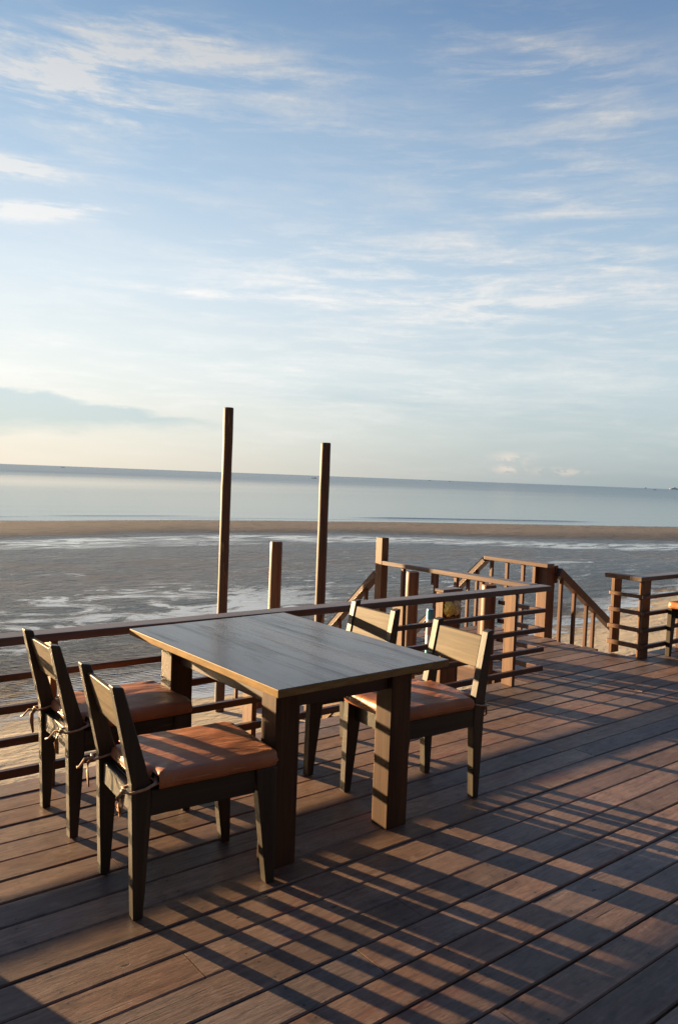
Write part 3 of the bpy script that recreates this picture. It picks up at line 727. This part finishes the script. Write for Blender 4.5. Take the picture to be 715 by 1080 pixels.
for x, y, a, lab, cm, sd, ln in spots:
    c = make_chair(sd, lab, M[cm], ln); c.location = (x, y, 0); c.rotation_euler = (0, 0, radians(a))
c = make_chair(5, 'wooden chair with bright orange cushion, cut off by the right edge of the photo', M['cushion2'])
c.location = (7.885, 3.83, 0); c.rotation_euler = (0, 0, radians(180)); del c['group']

# unseen box added out of view on the left to shade the near left boards
r = empty('added_shade_box', (0, 3.8, 0))
tag(r, 'unseen wooden box added to cast shade, against the railing left of the chairs', 'shade_caster')
mb = MB()
for i in range(4):
    z0 = .03+.11*i
    mb.box(-.33, .33, 3.60, 3.625, z0, z0+.105, .003); mb.box(-.33, .33, 3.975, 4.0, z0, z0+.105, .003)
    mb.box(-.33, -.305, 3.627, 3.973, z0, z0+.105, .003); mb.box(.305, .33, 3.627, 3.973, z0, z0+.105, .003)
P(mb, 'box_side', M['rail'], r)
P(MB().box(-.30, .30, 3.63, 3.97, .02, .42, .01), 'box_filler', M['under'], r)

# ------------------------------------------------------------------ boats near the horizon
def hull(mb, L, W, H, bow=.5):
    n = 14; st = []
    for i in range(n+1):
        u = i/n; w = W/2*(sin(pi*min(1, .12+u*.9))**.55) if u < 1 else .02
        sheer = H*(1+bow*(abs(u-.45)/.55)**2.5)
        x = (u-.5)*L
        st.append([mb.bm.verts.new((x, -w, sheer)), mb.bm.verts.new((x, -w*.7, .05)), mb.bm.verts.new((x, 0, -.25*H)), mb.bm.verts.new((x, w*.7, .05)), mb.bm.verts.new((x, w, sheer))])
    for i in range(n):
        for k in range(4): mb.bm.faces.new((st[i][k], st[i][k+1], st[i+1][k+1], st[i+1][k]))
        mb.bm.faces.new((st[i][4], st[i][0], st[i+1][0], st[i+1][4]))
    mb.bm.faces.new(st[0]); mb.bm.faces.new(list(reversed(st[-1])))
def boat(x, y, rz, L, label, cabin, group='small boats far out on the sea'):
    r = empty('fishing_boat', (x, y, ZB), rz); tag(r, label, 'boat', group)
    mb = MB(); hull(mb, L, L*.22, L*.085); mb.build('hull', M['hull'], r)
    if cabin: MB().box(-L*.36, -L*.12, -L*.07, L*.07, L*.07, L*.07+cabin, .02).build('cabin', M['hull'], r)
    MB().tube([(L*.1, 0, L*.05), (L*.1, 0, L*.2)], L*.008, 6).build('mast', M['hull'], r)
    return r
def facing(x, y): return atan2(y, x)+pi/2
boat(482, 642, facing(482, 642), 5.2, 'dark open boat with raised ends on the water just left of the right tall post', .45)
boat(581, 1655, facing(581, 1655), 7.6, 'tiny dark boat far out at the left, left of the tallest post', .5)
boat(1922, 1903, facing(1922, 1903), 9, 'tiny dark boat on the horizon above the newel post of the landing railing', .8)
boat(1603, 1509, facing(1603, 1509), 6.5, 'faint dark boat on the horizon above the landing stairs, right of another tiny boat', .5)
boat(1285, 724, facing(1285, 724), 6.0, 'low dark boat at the far right, below the horizon next to the white ship', .4)
r = boat(4192, 2419, facing(4192, 2419), 13, 'small dark boat with a tall cabin on the horizon left of the white ship', 7)
r = empty('ship', (5575, 2988, ZB), facing(5575, 2988)); tag(r, 'white ship on the horizon at the right edge of the photo', 'ship')
mb = MB(); hull(mb, 62, 12, 6.5, .35); mb.build('hull', M['white'], r)
MB().box(-22, 18, -4.5, 4.5, 6.3, 10.5, .3).build('deckhouse', M['white'], r)
MB().box(-12, 6, -3.5, 3.5, 10.6, 14, .3).build('bridge', M['white'], r)
MB().box(-9, -4, -1.5, 1.5, 14.1, 18, .3).build('funnel', M['rust'], r)

# ------------------------------------------------------------------ camera
f_px, roll, pitch, yaw, H = 827., radians(2.16), atan(37.47/827.), radians(51.2), 1.70
F = Vector((cos(yaw)*cos(pitch), sin(yaw)*cos(pitch), -sin(pitch)))
R0 = Vector((sin(yaw), -cos(yaw), 0)); U0 = R0.cross(F)
R = cos(roll)*R0+sin(roll)*U0; U = -sin(roll)*R0+cos(roll)*U0
cam = bpy.data.objects.new('camera', bpy.data.cameras.new('camera')); col.objects.link(cam)
cam.matrix_world = Matrix(((R.x, U.x, -F.x, 0), (R.y, U.y, -F.y, 0), (R.z, U.z, -F.z, H), (0, 0, 0, 1)))
cam.data.sensor_fit = 'VERTICAL'; cam.data.sensor_height = 24; cam.data.lens = f_px/1080*24
cam.data.clip_start = .05; cam.data.clip_end = 60000
scene.camera = cam

# ------------------------------------------------------------------ light
AZ, EL = radians(107.5), radians(5.66)
sun = bpy.data.objects.new('sun', bpy.data.lights.new('sun', 'SUN')); col.objects.link(sun)
sd = Vector((cos(AZ)*cos(EL), sin(AZ)*cos(EL), sin(EL)))
sun.rotation_euler = sd.to_track_quat('Z', 'Y').to_euler()
sun.location = sd*30
sun.data.energy = 3.2; sun.data.angle = radians(.53); sun.data.color = (1., .70, .38)

w = bpy.data.worlds.new('World'); scene.world = w
t = NT(w)
tc = t.add('ShaderNodeTexCoord').outputs['Generated']
sky = t.add('ShaderNodeTexSky', sky_type='NISHITA', sun_disc=False, sun_elevation=EL, sun_rotation=pi/2-AZ, altitude=0, air_density=1.0, dust_density=1.2, ozone_density=1.5)
sx = t.add('ShaderNodeSeparateXYZ'); t.l.new(tc, sx.inputs[0])
el = t.math('MULTIPLY', t.math('ARCSINE', sx.outputs[2]), 180/pi)
az = t.math('MULTIPLY', t.math('ARCTAN2', sx.outputs[1], sx.outputs[0]), 180/pi)
azr = t.math('SUBTRACT', az, 51.2)                     # degrees left of the deck's diagonal
cv = t.add('ShaderNodeCombineXYZ'); t.put(cv.inputs[0], azr); t.put(cv.inputs[1], el)
ae = cv.outputs[0]
# cirrus: streaky noise inside soft patches (azimuth, elevation, half widths in degrees, tilt, strength)
st1 = t.noise(t.mapping(ae, (.075, .50, 1), rot=(0, 0, .14)), 1., 9, .62, .35)
st2 = t.noise(t.mapping(ae, (.16, 1.0, 1), rot=(0, 0, -.10), loc=(3, 8, 0)), 1., 8, .64, .3)
fine = t.noise(t.mapping(ae, (1.5, 2.6, 1), rot=(0, 0, .9)), 1., 4, .6, .3)
streak = t.math('ADD', t.math('MULTIPLY', t.ramp(st1, .42, .70), .7), t.math('MULTIPLY', t.ramp(st2, .45, .72), .5))
streak = t.math('MULTIPLY', streak, t.ramp(fine, .2, .8, .75, 1.15))
patches = [(19.5, 24.6, 8, 2.3, .05, 1.8), (11, 27.2, 10, 1.5, .10, 1.1), (-4, 13.8, 13, 3.4, .10, 1.1), (10, 12.3, 7, .9, 0, .8), (-12, 27, 8, 2.2, .2, .7), (-17, 22, 6, 5, .3, .5), (-18, 14, 9, 4, .1, .6), (23.5, 18.9, 3.2, .6, -.02, 3.2), (21, 16.6, 3.4, .55, -.12, 2.6), (0, 7, 40, 5.5, 0, .5), (0, 21, 40, 9, 0, .12), (-9, 20.5, 8, 2.0, .25, .4), (3, 24, 7, 1.6, .15, .3), (18, 20.5, 7, 1.2, .1, .3)]
tot = None
for a, e, wa, we, tilt, s in patches:
    dx = t.math('SUBTRACT', azr, a); dy = t.math('SUBTRACT', t.math('SUBTRACT', el, e), t.math('MULTIPLY', dx, tilt))
    q = t.math('ADD', t.math('POWER', t.math('DIVIDE', dx, wa), 2), t.math('POWER', t.math('DIVIDE', dy, we), 2))
    g = t.math('MULTIPLY', t.math('EXPONENT', t.math('MULTIPLY', q, -1)), s)
    tot = g if tot is None else t.math('ADD', tot, g)
cl = t.math('MINIMUM', t.math('MULTIPLY', streak, tot), .72)
# low banks: a grey-blue one on the left, small warm heaps on the right
band = t.math('MULTIPLY', t.ramp(t.noise(t.mapping(ae, (.06, .8, 1), loc=(2, 0, 0)), 1., 6, .6, .5), .40, .60), 1.)
def gauss(a, e, wa, we, tilt=0.):
    dx = t.math('SUBTRACT', azr, a); dy = t.math('SUBTRACT', t.math('SUBTRACT', el, e), t.math('MULTIPLY', dx, tilt))
    return t.math('EXPONENT', t.math('MULTIPLY', t.math('ADD', t.math('POWER', t.math('DIVIDE', dx, wa), 2), t.math('POWER', t.math('DIVIDE', dy, we), 2)), -1))
grey = t.math('MULTIPLY', t.math('ADD', t.math('MULTIPLY', 0., 0.), t.math('MULTIPLY', gauss(-5, 5.6, 14, 1.3), .5)), band)
lo = t.math('ADD', 2.0, t.math('MULTIPLY', t.math('SUBTRACT', 24., azr), .085)); hi = t.math('SUBTRACT', 5.3, t.math('MULTIPLY', t.math('SUBTRACT', 24., azr), .115))
edge = t.math('MULTIPLY', t.math('SUBTRACT', t.noise(t.mapping(ae, (.25, .9, 1), loc=(7, 3, 0)), 1., 6, .6), .5), 1.6)
e2 = t.math('ADD', el, edge)
bank = t.math('MULTIPLY', t.ramp(t.math('SUBTRACT', e2, lo), -.5, .9), t.ramp(t.math('SUBTRACT', hi, e2), -.12, .35))
bank = t.math('MULTIPLY', bank, t.ramp(azr, 60, 30))
heap = t.math('MULTIPLY', t.math('ADD', gauss(-12.2, 1.7, 1.1, .4), t.math('ADD', gauss(-12.0, .95, 1.0, .3), gauss(-15.5, .9, 1.6, .25))), t.ramp(t.noise(t.mapping(ae, (.9, 1.8, 1)), 1., 6, .6), .42, .58))
def lin(r, g, b):
    f = lambda v: v/12.92 if v <= .04045 else ((v+.055)/1.055)**2.4
    return tuple(f(v/255.) for v in (r, g, b))
EXPO = 3.1
K = 1/(2**EXPO*.05)                    # what the background strength and the exposure multiply by
def skyramp(stops):
    cr = t.add('ShaderNodeValToRGB'); t.put(cr.inputs[0], t.math('DIVIDE', t.math('ADD', el, 2.), 92.))
    e = cr.color_ramp.elements; cr.color_ramp.interpolation = 'LINEAR'
    for i, (p, c) in enumerate(stops):
        q = e[i] if i < 2 else e.new(.5)
        q.position = (p+2)/92.; q.color = (*lin(*c), 1)
    return cr.outputs[0]
left = skyramp([(-2, (236, 226, 206)), (90, (70, 102, 150)), (.5, (242, 235, 219)), (3, (242, 241, 231)), (7, (240, 245, 243)), (13.5, (220, 234, 244)), (20, (182, 207, 230)), (26, (156, 186, 216)), (32, (120, 154, 193)), (50, (98, 132, 178))])
right = skyramp([(-2, (160, 174, 178)), (90, (70, 102, 150)), (.5, (166, 180, 184)), (3, (184, 199, 202)), (7, (198, 214, 221)), (13.5, (180, 203, 222)), (20, (156, 183, 210)), (26, (134, 161, 194)), (32, (96, 130, 173)), (50, (84, 116, 164))])
back = skyramp([(-2, (84, 76, 78)), (90, (88, 108, 142)), (8, (106, 98, 102)), (25, (106, 108, 124)), (50, (98, 112, 142))])
base = t.mix(t.ramp(azr, 26, -26, 0, 1), left, right)
aback = t.math('ABSOLUTE', t.math('SUBTRACT', t.math('MODULO', t.math('ADD', t.math('SUBTRACT', azr, 20.), 720+180.), 360.), 180.))
base = t.mix(t.ramp(aback, 55, 125), base, back)
scale = t.add('ShaderNodeVectorMath', operation='SCALE'); t.put(scale.inputs[0], base); scale.inputs['Scale'].default_value = K
base = t.mix(.025, scale.outputs[0], sky.outputs[0])
bw = t.add('ShaderNodeRGBToBW'); t.l.new(base, bw.inputs[0])
white = t.mix(1., (1.0, .97, .93), t.math('ADD', t.math('MULTIPLY', bw.outputs[0], .85), .38*K), 'MULTIPLY')
c = t.mix(cl, base, white)
c = t.mix(t.math('MULTIPLY', grey, .55), c, t.mix(1., base, (.55, .72, .86), 'MULTIPLY'))
c = t.mix(t.math('MULTIPLY', bank, .78), c, t.mix(1., base, (.66, .79, .88), 'MULTIPLY'))
c = t.mix(t.math('MULTIPLY', heap, .5), c, t.mix(1., white, (1.15, .98, .86), 'MULTIPLY'))
bg = t.add('ShaderNodeBackground'); t.put(bg.inputs[0], c); bg.inputs[1].default_value = .05
out = t.add('ShaderNodeOutputWorld'); t.l.new(bg.outputs[0], out.inputs[0])

vs_ = scene.view_settings
scene.display_settings.display_device = 'sRGB'
vs_.view_transform = 'Standard'; vs_.look = 'None'; vs_.gamma = 1; vs_.use_curve_mapping = False
vs_.exposure = EXPO
scene.cycles.use_denoising = True
scene.cycles.denoising_input_passes = 'RGB_ALBEDO_NORMAL'; scene.cycles.denoising_prefilter = 'ACCURATE'
scene.cycles.caustics_reflective = False; scene.cycles.caustics_refractive = False; scene.cycles.sample_clamp_indirect = 4.
scene.cycles.max_bounces = 8
